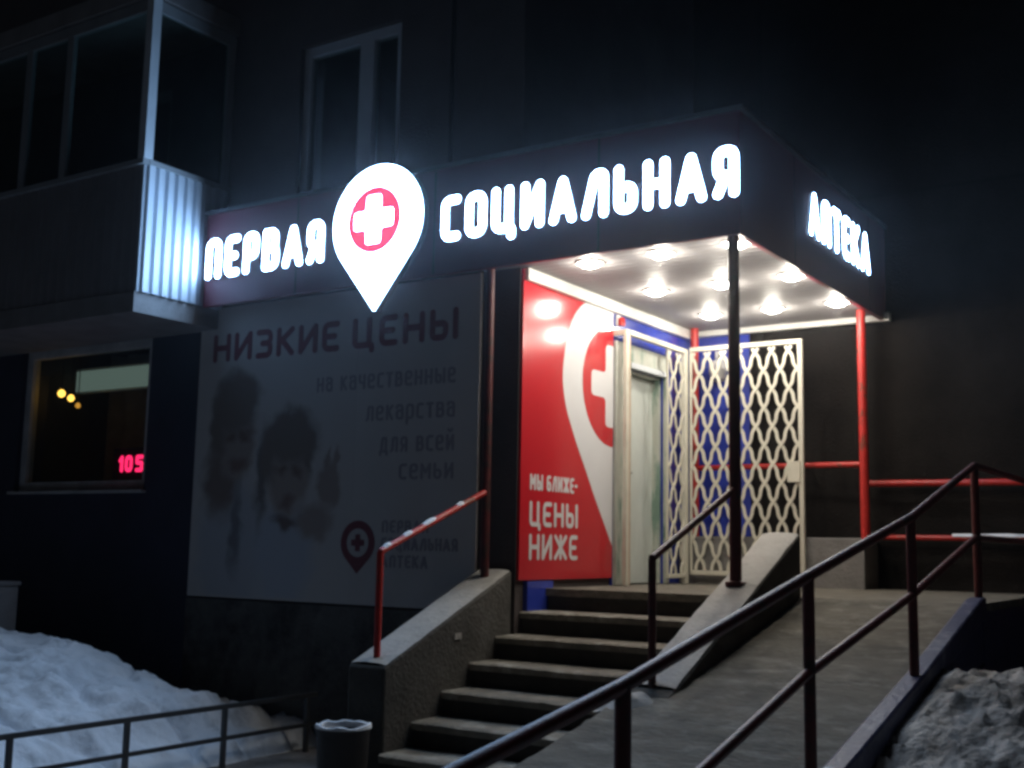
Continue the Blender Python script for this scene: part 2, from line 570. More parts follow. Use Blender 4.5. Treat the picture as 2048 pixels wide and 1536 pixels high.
def clip_right(poly, xmax):
    out = []
    for i in range(len(poly)):
        a, b = poly[i], poly[(i + 1) % len(poly)]
        if a[0] <= xmax:
            out.append(a)
        if (a[0] <= xmax) != (b[0] <= xmax):
            t = (xmax - a[0]) / (b[0] - a[0])
            out.append((xmax, a[1] + (b[1] - a[1]) * t))
    return out


def front(y):                                # u along X, v up, d towards the street
    return lambda u, v, d: (u, y - d, v)


def side(x):                                 # u along Y, v up, d towards +X
    return lambda u, v, d: (x + d, u, v)


# ================================================================= levels
PORCH = -0.346
YW, YB = 8.0, 11.48          # front wall, wall behind the porch
XC, XB = -5.197, -9.03       # corner of the front wall, right side of the balcony
YF, XR = 7.72, -3.13         # canopy fascia planes
ZF0, ZF1 = 2.26, 3.19

# ================================================================= ground
gm = MB()
R_ = 60
gm.add([(-R_, -R_, G), (R_, -R_, G), (R_, R_, G), (-R_, R_, G)], [(0, 1, 2, 3)])
gm.build('ground', m_ground, kind='structure')

# ================================================================= building
bld = empty('apartment_building', (-7, YW, G), 'dark apartment block with glazed balcony and shop window behind the pharmacy sign', 'building')
w = MB()
SX0, SX1, SZ0, SZ1 = -11.99, -9.78, 0.50, 2.12          # shop window opening
UX0, UX1, UZ0, UZ1 = -7.83, -6.56, 3.15, 4.84           # upper window opening
T = 0.35
# front wall round the two openings (pieces butt, no overlaps)
w.box(-22, XB, YW, YW + T, SZ1, 12)
w.box(XB, UX0, YW, YW + T, G - .3, 12)
w.box(UX0, UX1, YW, YW + T, G - .3, UZ0)
w.box(UX0, UX1, YW, YW + T, UZ1, 12)
w.box(UX1, XC, YW, YW + T, G - .3, 12)
w.build('wall', m_wall, bld)
wn_ = MB()
wn_.box(-22, SX0, YW, YW + T, G - .3, SZ1)
wn_.box(SX0, SX1, YW, YW + T, G - .3, SZ0)
wn_.box(SX1, XB, YW, YW + T, G - .3, SZ1)
wn_.build('shop_wall', m_navy, bld, 'dark navy painted ground floor wall round the shop window')
sd = MB()
DY0, DY1, DZ1 = 9.90, 10.66, 1.72
sd.box(XC - T, XC, YW + T, DY0, G - .3, 12)
sd.box(XC - T, XC, DY1, YB, G - .3, 12)
sd.box(XC - T, XC, DY0, DY1, DZ1, 12)
sd.box(XC - T, XC, DY0, DY1, G - .3, PORCH - .07)
sd.build('side_wall', m_wall, bld)
bw = MB()
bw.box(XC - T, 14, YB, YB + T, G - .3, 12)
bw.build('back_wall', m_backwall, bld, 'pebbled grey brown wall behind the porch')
sm_ = MB()
for x in (-4.42, -1.02, 2.4, 5.8):
    sm_ = MB()
    sm_.box(x - .02, x + .02, YB - .006, YB + .02, -.3, 12)
    sm_.build('panel_seam', m_seam, bld)
for z in (3.55, 6.55, 9.5):
    sm_ = MB()
    sm_.box(XC + .003, 14, YB - .004, YB + .02, z - .02, z + .02)
    sm_.build('panel_seam', m_seam, bld)
for z in (5.9, 8.9):
    sm2 = MB()
    sm2.box(XB, XC - .003, YW - .004, YW + .02, z - .02, z + .02)
    sm2.build('panel_seam', m_seam, bld)
sm2 = MB()
sm2.box(-5.98, -5.94, YW - .005, YW + .02, 3.3, 5.88)
sm2.build('panel_seam', m_seam, bld)
pl = MB()
pl.box(XB + .02, XC - .36, YW - .04, YW - .002, G - .3, -0.56)
pl.build('plinth', m_plinth, bld)
bp = MB()
bp.box(XC + .002, XC + .022, 9.59, DY0 - .002, PORCH + .002, 2.30)
bp.box(XC + .002, XC + .022, DY1 + .002, YB - .003, PORCH + .002, 2.30)
bp.box(XC + .002, XC + .022, DY0 - .002, DY1 + .002, DZ1 + .002, 2.30)
bp.box(XC + .002, XC + .045, YW + .12, 8.52, -1.2, PORCH + .06)
bp.build('cladding', m_blue, bld, 'glossy blue cladding round the entrance door')
bp2 = MB()
bp2.box(XC + .03, -4.56, YB - .03, YB - .003, 0.14, 2.30)
bp2.build('cladding', m_blue, bld, 'glossy blue cladding in the porch corner')
lw = MB()
lw.box(XC + .03, -3.27, 11.02, YB - .003, PORCH - .1, 0.13)
lw.build('ledge', m_block, bld, bevel=0.01)


def window(x0, x1, z0, z1, mullions, parent, y=YW, fwid=.075, transom=None, mt=m_white_frame):
    f = MB()
    yo, yi = y + .06, y + .15
    f.box(x0, x0 + fwid, yo, yi, z0, z1)
    f.box(x1 - fwid, x1, yo, yi, z0, z1)
    f.box(x0 + fwid, x1 - fwid, yo, yi, z1 - fwid, z1)
    f.box(x0 + fwid, x1 - fwid, yo, yi, z0, z0 + fwid)
    for mx_, mw in mullions:
        f.box(mx_ - mw, mx_ + mw, yo - .004, yi - .01, z0 + fwid, z1 - fwid)
    fo = f.build('window', mt, parent)
    g = MB()
    g.box(x0 + fwid, x1 - fwid, y + .10, y + .108, z0 + fwid, z1 - fwid)
    g.build('pane', m_glass, fo)
    s = MB()
    s.box(x0 - .04, x1 + .04, y - .06, y + .06, z0 - .03, z0)
    s.build('sill', mt, fo)
    # dark room behind
    r = MB()
    d = 2.2
    ya = y + T
    r.add([(x0 - .4, ya, z0 - .5), (x1 + .4, ya, z0 - .5), (x1 + .4, ya, z1 + .4), (x0 - .4, ya, z1 + .4),
           (x0 - .4, ya + d, z0 - .5), (x1 + .4, ya + d, z0 - .5), (x1 + .4, ya + d, z1 + .4), (x0 - .4, ya + d, z1 + .4)],
          [(4, 5, 6, 7), (0, 1, 5, 4), (3, 7, 6, 2), (0, 4, 7, 3), (1, 2, 6, 5)])
    r.build('room', m_room, fo)
    return fo


window(UX0, UX1, UZ0, UZ1, [(-7.02, .085)], bld, fwid=.09)
window(SX0, SX1, SZ0, SZ1, [], bld, fwid=.105, mt=mat('shop_frame', (0.55, 0.53, 0.52), 0.5))

# balcony: slab, corrugated cladding, frame, panes
YBF = 6.95
XB_WALL, XB = XB, -8.77
BX0 = -17.0
BZ0, BZ1, BZ2, BZ3 = 2.085, 2.28, 3.55, 5.15
slab = MB()
slab.box(BX0, XB - .0, YBF - .02, YW - .002, BZ0, BZ1)
balc = slab.build('balcony', m_slab, bld, 'glazed balcony with ribbed cladding above the shop window')


def ribs(a0, a1, n):
    """trapezoid rib profile, (along, out)"""
    p = (a1 - a0) / n
    out = []
    for i in range(n):
        o = a0 + i * p
        out += [(o, 0), (o + .22 * p, 0), (o + .34 * p, .032), (o + .88 * p, .032)]
    out.append((a1, 0))
    return out


def corr(mb, prof, fn, z0, z1):
    n = len(prof)
    vs = [fn(a, d, z0) for a, d in prof] + [fn(a, d, z1) for a, d in prof]
    mb.add(vs, [(i, i + 1, i + 1 + n, i + n) for i in range(n - 1)])


cs = MB()
corr(cs, ribs(YBF, YW - .01, 9), lambda a, d, z: (XB + .005 + d, a, z), BZ1, BZ2 - .05)
cs.box(XB - .04, XB + .004, YBF, YW - .01, BZ1 + .001, BZ2 - .05)
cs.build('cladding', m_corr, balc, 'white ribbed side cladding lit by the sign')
cf = MB()
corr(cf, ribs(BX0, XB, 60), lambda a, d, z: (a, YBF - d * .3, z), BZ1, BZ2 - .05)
cf.build('cladding', m_corr_front, balc, 'ribbed front cladding, its colour darkened for the lack of sign light')
fr = MB()
fr.box(BX0, XB + .04, YBF - .045, YBF + .03, BZ2 - .05, BZ2)          # front bottom rail
fr.box(XB - .04, XB + .045, YBF + .03, YW - .01, BZ2 - .05, BZ2 + .001)
fr.box(BX0, XB - .05, YBF - .03, YBF + .03, BZ3 - .11, BZ3)
fr.box(XB - .03, XB + .03, YBF + .06, YW - .01, BZ3 - .11, BZ3)
for x in (-10.0, -10.68, -11.6, -13.2, -14.3, -15.4):
    fr.box(x - .045, x + .045, YBF - .025, YBF + .025, BZ2, BZ3 - .11)
fr.box(XB - .026, XB + .026, YW - .10, YW - .012, BZ2, BZ3 - .11)
fr.build('frame', m_balc_frame, balc)
cpst = MB()
cpst.box(XB - .05, XB + .045, YBF - .04, YBF + .06, BZ2 + .001, BZ3 + .02)
cpst.build('corner_post', m_white_frame, balc)
bg = MB()
bg.box(BX0, XB - .05, YBF - .004, YBF + .004, BZ2, BZ3 - .11)
bg.box(XB - .004, XB + .004, YBF + .06, YW - .10, BZ2 + .001, BZ3 - .11)
bg.build('pane', m_glass, balc)
br = MB()
br.box(BX0, XB + .06, YBF - .06, YW - .002, BZ3 + .02, BZ3 + .2)
br.build('roof', m_slab, balc)
bi = MB()
bi.box(BX0 + .1, XB - .12, YW - .02, YW - .004, BZ1, BZ3)
bi.build('back_panel', m_room, balc)
XB = XB_WALL

# ================================================================= things behind the shop window
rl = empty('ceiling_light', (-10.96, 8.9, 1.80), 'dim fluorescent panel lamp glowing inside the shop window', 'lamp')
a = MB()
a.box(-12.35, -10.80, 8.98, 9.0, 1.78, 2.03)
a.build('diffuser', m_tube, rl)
a = MB()
a.box(-12.40, -10.75, 9.0, 9.03, 1.75, 2.06)
a.build('housing', m_white_frame, rl)
for i, (px_, pz_, py_, r_, lb) in enumerate([(-11.70, 1.645, 8.32, .045, 'largest and brightest amber bulb, added for a street lamp reflected in the shop window'),
                                     (-11.66, 1.60, 8.42, .040, 'middle amber bulb of the three added for street lamps reflected in the shop window'),
                                     (-11.66, 1.525, 8.52, .032, 'smallest dimmest amber bulb, added for a street lamp reflected in the shop window')]):
    e = empty('reflection_bulb', (px_, py_, pz_), lb, 'bulb', 'amber bulbs added for street lamp reflections in the shop window')  # glowing bulbs and cords added for street lamps reflected in the glass
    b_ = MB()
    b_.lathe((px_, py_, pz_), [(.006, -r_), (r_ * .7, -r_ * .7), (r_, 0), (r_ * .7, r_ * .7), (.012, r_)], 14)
    b_.build('bulb', m_amber if i < 2 else glow('amber_reflection_dim', (1, .42, .06), 1.1), e)
    b_ = MB()
    b_.tube([(px_, py_, pz_ + r_), (px_, py_, 2.5)], .006, 6)
    b_.build('cord', m_dark, e)
cu_ = MB()
vs, fs = [], []
n = 150
for i in range(n + 1):
    x = -12.6 + 2.9 * i / n
    for z in (.3, 2.3):
        vs.append((x, 9.55 + .05 * math.sin(x * 19 + math.sin(x * 5) * 1.5), z))
for i in range(n):
    fs.append((2 * i, 2 * i + 2, 2 * i + 3, 2 * i + 1))
cu_.add(vs, fs, True)
cu_.build('curtain', mat('curtain_cloth', (0.42, 0.38, 0.33), 0.9), None, 'faint pleated curtain hanging deep inside the shop window', 'curtain', loc=(-11.1, 9.55, .3))
led = empty('led_display', (-10.2, 8.16, .69), 'small red digital LED display reading 105 in the shop window', 'display')
a = MB()
a.box(-10.50, -9.92, 8.165, 8.20, .62, .96)
a.build('case', m_dark, led)
a = MB()
for c, x, wd in (('1', -10.40, .07), ('0', -10.30, .12), ('5', -10.13, .12)):
    a.plate(curve_tris(glyph_contours(c, x, .70, wd, .18, .021), .006), front(8.164))
a.build('digits', m_led, led)

# ================================================================= billboard on the front wall
bb = empty('billboard', (-7.3, YW, -.54), 'large pale poster board on the front wall reading НИЗКИЕ ЦЕНЫ', 'billboard')
a = MB()
a.box(-9.0, -5.57, YW - .035, YW - .003, -.54, 2.30)
a.build('board', m_banner, bb)
YP = YW - .0355
a = MB()
for word, x0, x1 in (('НИЗКИЕ', -8.81, -7.15), ('ЦЕНЫ', -6.99, -5.80)):
    for c, x, wd in word_layout(word, x0, x1, .285, .2):
        a.plate(curve_tris(glyph_contours(c, x, 1.745, wd, .285, .029), .003), front(YP))
a.build('headline', m_maroon, bb)
for t, z, x0, x1 in (('на качественные', 1.37, -7.40, -5.815), ('лекарства', 1.075, -6.80, -5.815), ('для всей', .79, -6.63, -5.815), ('семьи', .55, -6.40, -5.815)):
    a = MB()
    for c, x, wd in word_layout(t, x0, x1, .14, .22):
        if c != ' ':
            a.plate(curve_tris(glyph_contours(c, x, z, wd, .14, .0125), .003), front(YP))
    a.build('lettering', m_smallink, bb)
a = MB()
a.plate(curve_tris([pin_outline(-6.84, -.0, .195, -.275), circle(-6.84, 0, .125)], .003), front(YP))
a.plate(curve_tris(cross_outline(-6.84, 0, .15, .055), .003), front(YP))
a.build('logo', m_maroon, bb)
for t, z, x1 in (('ПЕРВАЯ', .09, -6.06), ('СОЦИАЛЬНАЯ', -.06, -5.75), ('АПТЕКА', -.21, -6.06)):
    a = MB()
    for c, x, wd in word_layout(t, -6.57, x1, .11, .22):
        a.plate(curve_tris(glyph_contours(c, x, z, wd, .11, .011), .003), front(YP))
    a.build('lettering', m_smallink, bb)


def photo_print(name, ells):
    """soft printed photograph: overlapping soft-edged ellipses with a little noise, (cx, cz, rx, rz, softness, colour) in plan units"""
    m = bpy.data.materials.new(name)
    m.use_nodes = True
    nt = m.node_tree
    L = nt.links.new
    b = nt.nodes['Principled BSDF']
    b.inputs['Roughness'].default_value = 0.6
    tc = nt.nodes.new('ShaderNodeTexCoord')
    ns = nt.nodes.new('ShaderNodeTexNoise')
    ns.inputs['Scale'].default_value = 5.0
    ns.inputs['Detail'].default_value = 5
    L(tc.outputs['Object'], ns.inputs['Vector'])
    off = nt.nodes.new('ShaderNodeVectorMath')
    off.operation = 'MULTIPLY_ADD'
    off.inputs[1].default_value = (.24, 0, .24)
    L(ns.outputs['Color'], off.inputs[0])
    L(tc.outputs['Object'], off.inputs[2])
    cur = None
    for cx, cz, rx, rz, soft, c in ells:
        mp = nt.nodes.new('ShaderNodeMapping')
        sx, sz = 1 / (rx * K), 1 / (rz * K)
        px, pz = K * (cx + 7.3) + .12, K * (cz + .54) + .12
        mp.inputs['Scale'].default_value = (sx, 0, sz)
        mp.inputs['Location'].default_value = (-px * sx, 0, -pz * sz)
        L(off.outputs[0], mp.inputs['Vector'])
        ln = nt.nodes.new('ShaderNodeVectorMath')
        ln.operation = 'LENGTH'
        L(mp.outputs[0], ln.inputs[0])
        mr = nt.nodes.new('ShaderNodeMapRange')
        mr.interpolation_type = 'SMOOTHSTEP'
        mr.inputs['From Min'].default_value = 1.0 + soft
        mr.inputs['From Max'].default_value = 1.0 - soft
        L(ln.outputs['Value'], mr.inputs['Value'])
        mx = nt.nodes.new('ShaderNodeMixRGB')
        mx.inputs[1].default_value = (0.60, 0.57, 0.55, 1)
        mx.inputs[2].default_value = tuple(c) + (1,)
        L(mr.outputs[0], mx.inputs[0])
        if cur is not None:
            L(cur, mx.inputs[1])
        cur = mx.outputs[0]
    L(cur, b.inputs['Base Color'])
    return m


# the printed photo of a parent carrying a child
hair, skin, shirt, deep = (.25, .205, .185), (.38, .31, .28), (.50, .505, .53), (.22, .195, .19)
a = MB()
a.box(-8.96, -6.92, YP - .001, YP + .0002, -.52, 1.72)
a.build('printed_photo', photo_print('family_photo_print', [
    (-8.42, -.05, .46, .62, .25, shirt), (-7.74, -.12, .36, .46, .3, (.50, .52, .57)), (-7.36, .18, .20, .17, .4, skin),
    (-8.62, .58, .22, .34, .4, (.26, .20, .18)), (-8.43, .98, .26, .38, .25, skin), (-8.42, 1.34, .30, .30, .25, hair), (-8.68, 1.10, .10, .30, .5, hair),
    (-8.50, 1.00, .07, .05, .8, (.22, .16, .14)), (-8.31, 1.00, .07, .05, .8, (.22, .16, .14)), (-8.40, .74, .10, .05, .8, (.25, .17, .15)),
    (-8.06, .60, .07, .42, .6, deep), (-8.38, .10, .06, .36, .7, (.24, .23, .25)),
    (-7.72, .62, .26, .40, .22, (.40, .325, .29)), (-7.70, .98, .33, .26, .25, hair), (-7.98, .78, .08, .26, .5, hair), (-7.45, .80, .06, .20, .5, hair),
    (-7.82, .65, .07, .05, .8, (.23, .17, .15)), (-7.62, .65, .07, .05, .8, (.23, .17, .15)), (-7.72, .37, .10, .05, .8, (.26, .18, .16)),
    (-7.73, .18, .16, .06, .6, (.20, .15, .14)), (-7.20, .52, .14, .20, .25, skin), (-7.24, .72, .03, .12, .5, skin), (-7.12, .72, .03, .12, .5, skin)]), bb)

# ================================================================= canopy
can = empty('canopy', (-5.9, 9.5, ZF0), 'deep red flat canopy wrapping the corner above the porch, carrying the lit signs', 'canopy')
a = MB()
a.box(-8.735, XR, YF, YF + .05, ZF0, ZF1)
a.box(XR - .05, XR, YF + .05, YB - .04, ZF0, ZF1)
a.build('fascia', m_fascia, can, bevel=.006)
for x in (-7.5, -5.9, -4.3):
    a = MB()
    a.box(x - .006, x + .006, YF - .002, YF + .01, ZF0 + .01, ZF1 - .01)
    a.build('panel_joint', m_dark, can)
for y in (8.86, 10.9):
    a = MB()
    a.box(XR - .01, XR + .002, y - .006, y + .006, ZF0 + .01, ZF1 - .01)
    a.build('panel_joint', m_dark, can)
a = MB()
a.box(-8.74, XR + .03, YF - .03, YF + .08, ZF1, ZF1 + .03)
a.box(XR - .08, XR + .03, YF + .08, YB - .04, ZF1, ZF1 + .03)
a.build('edge_trim', m_roof, can)
a = MB()
a.box(-8.7, XR - .1, YW - .23, YW - .003, ZF1 - .04, ZF1 - .02)
a.box(XC + .003, XR - .06, YW - .003, YB - .04, ZF1 - .06, ZF1 - .02)
a.build('roof', m_roof, can)
ZC = ZF0 + .05                                # soffit level
a = MB()
npan = 34
x0_, x1_ = XC + .004, XR - .055
# strips of plastic panelling, each with a small V groove, running along X
yy0, yy1 = YF + .055, YB - .05
for i in range(npan):
    ya, yb = yy0 + (yy1 - yy0) * i / npan, yy0 + (yy1 - yy0) * (i + 1) / npan
    g_ = .008
    a.add([(x0_, ya, ZC + .01), (x1_, ya, ZC + .01), (x1_, ya + g_, ZC), (x0_, ya + g_, ZC), (x1_, yb - g_, ZC), (x0_, yb - g_, ZC), (x1_, yb, ZC + .01), (x0_, yb, ZC + .01)],
          [(0, 1, 2, 3), (3, 2, 4, 5), (5, 4, 6, 7)])
a.box(XC - .35, x0_, yy0, YW - .004, ZC, ZC + .01)
a.build('soffit', m_soffit, can)
a = MB()
a.box(XC + .004, XC + .075, YW + .02, YB - .06, ZC - .11, ZC - .001)
a.build('cornice', m_trim, can, bevel=.01)
a = MB()
a.box(XC + .05, XR + .05, YB - .11, YB - .035, ZF0 - .01, ZF0 + .075)
a.box(XC + .22, XC + .28, YB - .09, YB - .04, ZF0 + .08, ZF0 + .18)
a.build('back_trim', m_trim, can, bevel=.008)
XLP, XRP, YPOST = -5.36, -3.22, 7.80
a = MB()
a.tube([(XRP, YPOST, -.30), (XRP, YPOST, ZC)], .043)
a.lathe((XRP, YPOST, -.235), [(.075, -.02), (.075, .012), (.043, .02)], 12)
a.build('post', m_darkred, can, 'dark red front post standing on the right stair wall', bevel=0)
a = MB()
a.tube([(XLP, YPOST, -.30), (XLP, YPOST, ZF0 + .04)], .036)
a.build('post', m_darkred, can, 'dark red front post on the left stair wall')
a = MB()
a.tube([(-3.262, 11.05, .10), (-3.262, 11.05, ZC)], .043)
a.build('post', m_redpaint, can, 'bright red rear post at the right end')
a = MB()
a.tube([(-5.065, 11.20, .10), (-5.065, 11.20, ZC)], .043)
a.build('post', m_redpaint, can, 'bright red rear post in the porch corner')
a = MB()
a.tube([(-5.02, 11.20, .835), (-3.30, 11.06, .825)], .028)
a.build('rail', m_redpaint, can)

# downlights, 3 x 3
rows = [('front', 8.12), ('middle', 9.33), ('back', 10.55)]
cols = [('left', -4.60), ('middle', -3.96), ('right', -3.33)]
gp = 'downlights in the porch ceiling'
protoL = None
where = {('front', 'left'): 'round downlight nearest the top of the red wall poster', ('front', 'middle'): 'front row downlight between the red poster and the dark post',
         ('front', 'right'): 'round downlight beside the top of the dark front post', ('middle', 'left'): 'middle row downlight nearest the blue wall',
         ('middle', 'middle'): 'central downlight half hidden behind the dark front post', ('middle', 'right'): 'middle row downlight along the right fascia edge',
         ('back', 'left'): 'back row downlight closest to the corner red post', ('back', 'middle'): 'back row downlight between the two rear posts',
         ('back', 'right'): 'round downlight beside the top of the rear right red post'}
for rn, y in rows:
    for cn, x in cols:
        lab = where[(rn, cn)]
        if protoL is None:
            e = empty('downlight', (x, y, ZC), lab, 'lamp', gp)
            b_ = MB()
            b_.lathe((x, y, ZC), [(.088, -.012), (.112, -.016), (.118, -.002)], 24)
            rim = b_.build('rim', m_trim, e)
            b_ = MB()
            b_.lathe((x, y, ZC), [(.002, -.050), (.035, -.046), (.068, -.034), (.087, -.014)], 20)
            lens = b_.build('lens', m_lens, e)
            lt = bpy.data.lights.new('bulb', 'POINT')
            lt.energy = 12.5
            lt.shadow_soft_size = 0.05
            lt.color = (1.0, 0.93, 0.80)
            so = bpy.data.objects.new('bulb', lt)
            col.objects.link(so)
            so.parent = e
            so.location = (0, 0, -.072)
            protoL = (e, rim, lens, so)
        else:
            e = protoL[0].copy()
            col.objects.link(e)
            e.location = W((x, y, ZC))
            e['label'] = lab
            for ch in protoL[1:]:
                c = ch.copy()
                col.objects.link(c)
                c.parent = e

# ================================================================= lit signs
def lit_word(word, x0, x1, z0, h, fn, name, label, r, gap=.22):
    cx = (x0 + x1) / 2
    p = fn(cx, z0, 0)
    e = empty('lit_lettering', p, label, 'sign')
    for c, x, wd in word_layout(word, x0, x1, h, gap):
        b_ = MB()
        b_.plate(curve_tris(glyph_contours(c, x, z0, wd, h, r), .03), fn)
        face_lit(b_.build('letter', m_letter, e), m_edge, Vector(fn(0, 0, 1)) - Vector(fn(0, 0, 0)))
    return e


lit_word('ПЕРВАЯ', -8.66, -7.12, 2.515, .405, front(YF - .018), 'first', 'shorter glowing white word ПЕРВАЯ left of the pin sign', .037)
lit_word('СОЦИАЛЬНАЯ', -5.79, -3.12, 2.525, .39, front(YF - .018), 'social', 'long glowing white word СОЦИАЛЬНАЯ right of the pin sign', .037)
lit_word('АПТЕКА', 9.10, 10.78, 2.575, .395, side(XR + .012), 'pharmacy', 'glowing white word АПТЕКА on the right end of the canopy', .037)
pn = empty('pin_sign', (-6.47, YF, 1.98), 'glowing white map pin sign with red disc and white cross', 'sign')
a = MB()
a.plate(curve_tris([pin_outline(-6.47, 2.80, .508, 1.98)], .08), front(YF - .002))
face_lit(a.build('pin_box', m_pinwhite, pn), m_return, (0, -1, 0))
a = MB()
a.plate(curve_tris([circle(-6.50, 2.815, .297)], .006), front(YF - .083))
face_lit(a.build('red_disc', m_pinred, pn), m_return, (0, -1, 0))
a = MB()
a.plate(curve_tris(cross_outline(-6.50, 2.815, .44, .165), .006), front(YF - .090))
face_lit(a.build('cross', m_pinwhite, pn), m_return, (0, -1, 0))

# ================================================================= red poster on the side wall
rpn = empty('wall_poster', (XC, 8.8, -.27), 'glossy red wall poster with white pin outline reading МЫ БЛИЖЕ ЦЕНЫ НИЖЕ', 'poster')
a = MB()
a.box(XC + .003, XC + .03, YW + .01, 9.585, -.275, 2.30)
a.build('board', m_redboard, rpn)
XP = XC + .0305
PR = 9.583
pc, pz = 9.66, 1.49
outer = [(9.584, 2.235), (9.30, 2.24), (9.05, 2.20), (8.86, 2.06), (8.74, 1.86), (8.675, 1.62), (8.665, 1.42), (8.72, 1.22), (8.81, 1.06), (8.93, .88), (9.08, .68), (9.24, .457), (9.40, .25), (9.568, .032), (9.584, .01)]
# smooth the curved part
sm_o = []
for i in range(len(outer) - 1):
    for k in range(4):
        t = k / 4
        p0 = Vector(outer[max(i - 1, 0)]); p1 = Vector(outer[i]); p2 = Vector(outer[i + 1]); p3 = Vector(outer[min(i + 2, len(outer) - 1)])
        q = 0.5 * ((2 * p1) + (p2 - p0) * t + (2 * p0 - 5 * p1 + 4 * p2 - p3) * t * t + (3 * p1 - p0 - 3 * p2 + p3) * t ** 3)
        sm_o.append((min(q.x, PR), q.y))
sm_o.append((PR, .01))
a = MB()
a.plate(curve_tris([sm_o], .0015), side(XP))
a.build('pin_print', m_print_white, rpn)
a = MB()
a.plate(curve_tris([clip_right(circle(9.57, pz, .565, 90), PR - .001)], .0015), side(XP + .0016))
a.build('disc_print', m_redboard, rpn)
a = MB()
crs = cross_outline(9.55, 1.49, .77, .235)[0]
a.plate(curve_tris([clip_right(crs, PR - .002)], .0015), side(XP + .0032))
a.build('cross_print', m_print_white, rpn)
for word, x0, x1, z0, h, gap, r in (('МЫ БЛИЖЕ-', 8.155, 8.935, .46, .135, .17, .0135), ('ЦЕНЫ', 8.155, 8.945, .16, .21, .2, .019), ('НИЖЕ', 8.155, 8.945, -.115, .215, .2, .019)):
    a = MB()
    for c, x, wd in word_layout(word, x0, x1, h, gap):
        if c != ' ':
            a.plate(curve_tris(glyph_contours(c, x, z0, wd, h, r), .002), side(XP))
    a.build('lettering', m_print_white, rpn)
al = empty('alarm_beacon', (XC + .03, 9.66, 2.12), 'small red alarm beacon on the blue wall above the door', 'alarm')
a = MB()
a.box(XC + .031, XC + .05, 9.625, 9.705, 2.09, 2.19)
a.build('base', m_trim, al)
a = MB()
a.lathe((XC + .075, 9.665, 2.115), [(.034, -.03), (.034, .03), (.022, .05), (.004, .056)], 14)
a.build('dome', m_redpaint, al)

# ================================================================= entrance door and security grille
XD = XC + .03
dr = empty('entrance_door', (XD, 10.35, PORCH), 'pale film wrapped entrance door with greenish frame in the side wall', 'door')
a = MB()
a.box(XD - .006, XD + .03, 9.60, DY0, PORCH + .004, 1.94)
a.box(XD - .006, XD + .03, DY1, 10.73, PORCH + .004, 1.94)
a.box(XD - .006, XD + .03, DY0, DY1, DZ1 + .05, 1.94)
a.build('door_frame', m_film, dr, 'door frame still wrapped in greenish film', bevel=.006)
a = MB()
a.box(XC - .09, XC - .002, DY0 + .001, DY0 + .03, PORCH + .004, DZ1 - .001)
a.box(XC - .09, XC - .002, DY1 - .03, DY1 - .001, PORCH + .004, DZ1 - .001)
a.box(XC - .09, XC - .002, DY0 + .03, DY1 - .03, DZ1 - .03, DZ1 - .002)
a.build('reveal', m_film, dr)
a = MB()
a.box(XD - .004, XD + .045, DY0 - .01, DY1 + .01, DZ1 - .005, DZ1 + .05)
a.build('lintel', m_white_frame, dr, bevel=.005)
a = MB()
n_ = 40
vs, fs = [], []
XLF = XC - .085
for i in range(n_ + 1):
    for j in range(n_ + 1):
        y = DY0 + .03 + (DY1 - DY0 - .06) * i / n_
        z = PORCH + .012 + (DZ1 - .035 - PORCH - .012) * j / n_
        d = .010 * noise.noise(Vector((y * 3.2, z * 1.1, 2.3))) + .016 * abs(noise.noise(Vector(((y + z * .45) * 5.5, (z - y) * 1.3, 7.7))))
        vs.append((XLF + d, y, z))
for i in range(n_):
    for j in range(n_):
        q = i * (n_ + 1) + j
        fs.append((q, q + n_ + 1, q + n_ + 2, q + 1))
a.add(vs, fs, True)
a.box(XLF - .06, XLF - .012, DY0 + .03, DY1 - .03, PORCH + .006, DZ1 - .031)
leaf = a.build('door_leaf', m_door, dr)
a = MB()
a.box(XLF + .005, XLF + .03, DY0 + .07, DY0 + .105, .62, .80)
a.tube([(XLF + .02, DY0 + .088, .72), (XLF + .06, DY0 + .088, .72), (XLF + .06, DY0 + .18, .72)], .011, 8)
a.build('handle', m_steel, leaf)

gr = empty('security_grille', (XD + .2, 10.3, PORCH), 'cream steel lattice security grille, its gate leaf swung open beside the door', 'gate')
XG = XD + .11
GT = 2.035
GZ0 = PORCH + .09
gm_ = MB()
gm_.box(XG, XG + .04, 9.575, 9.635, PORCH + .003, GT)               # left post
gm_.box(XG, XG + .05, 10.84, 10.91, PORCH + .003, GT)               # hinge post
gm_.box(XG + .005, XG + .03, 10.475, 10.495, PORCH + .10, GT - .05)    # side strip stile
gm_.box(XG, XG + .05, 9.635, 10.84, GT - .05, GT)
gm_.box(XD - .003, XG, 9.58, 9.63, GT - .05, GT)
gm_.box(XG + .002, XG + .048, 10.475, 10.84, PORCH + .06, PORCH + .10)
gm_.build('frame', m_cream, gr, bevel=.004)
lg = MB()
lg.box(XG + .004, XG + .035, 9.637, 9.662, PORCH + .01, GT - .051)
lg.build('door_edge', mat('rusty_edge', (0.45, 0.27, 0.16), .6, .2, 6), gr, 'rusty brown stile beside the door')


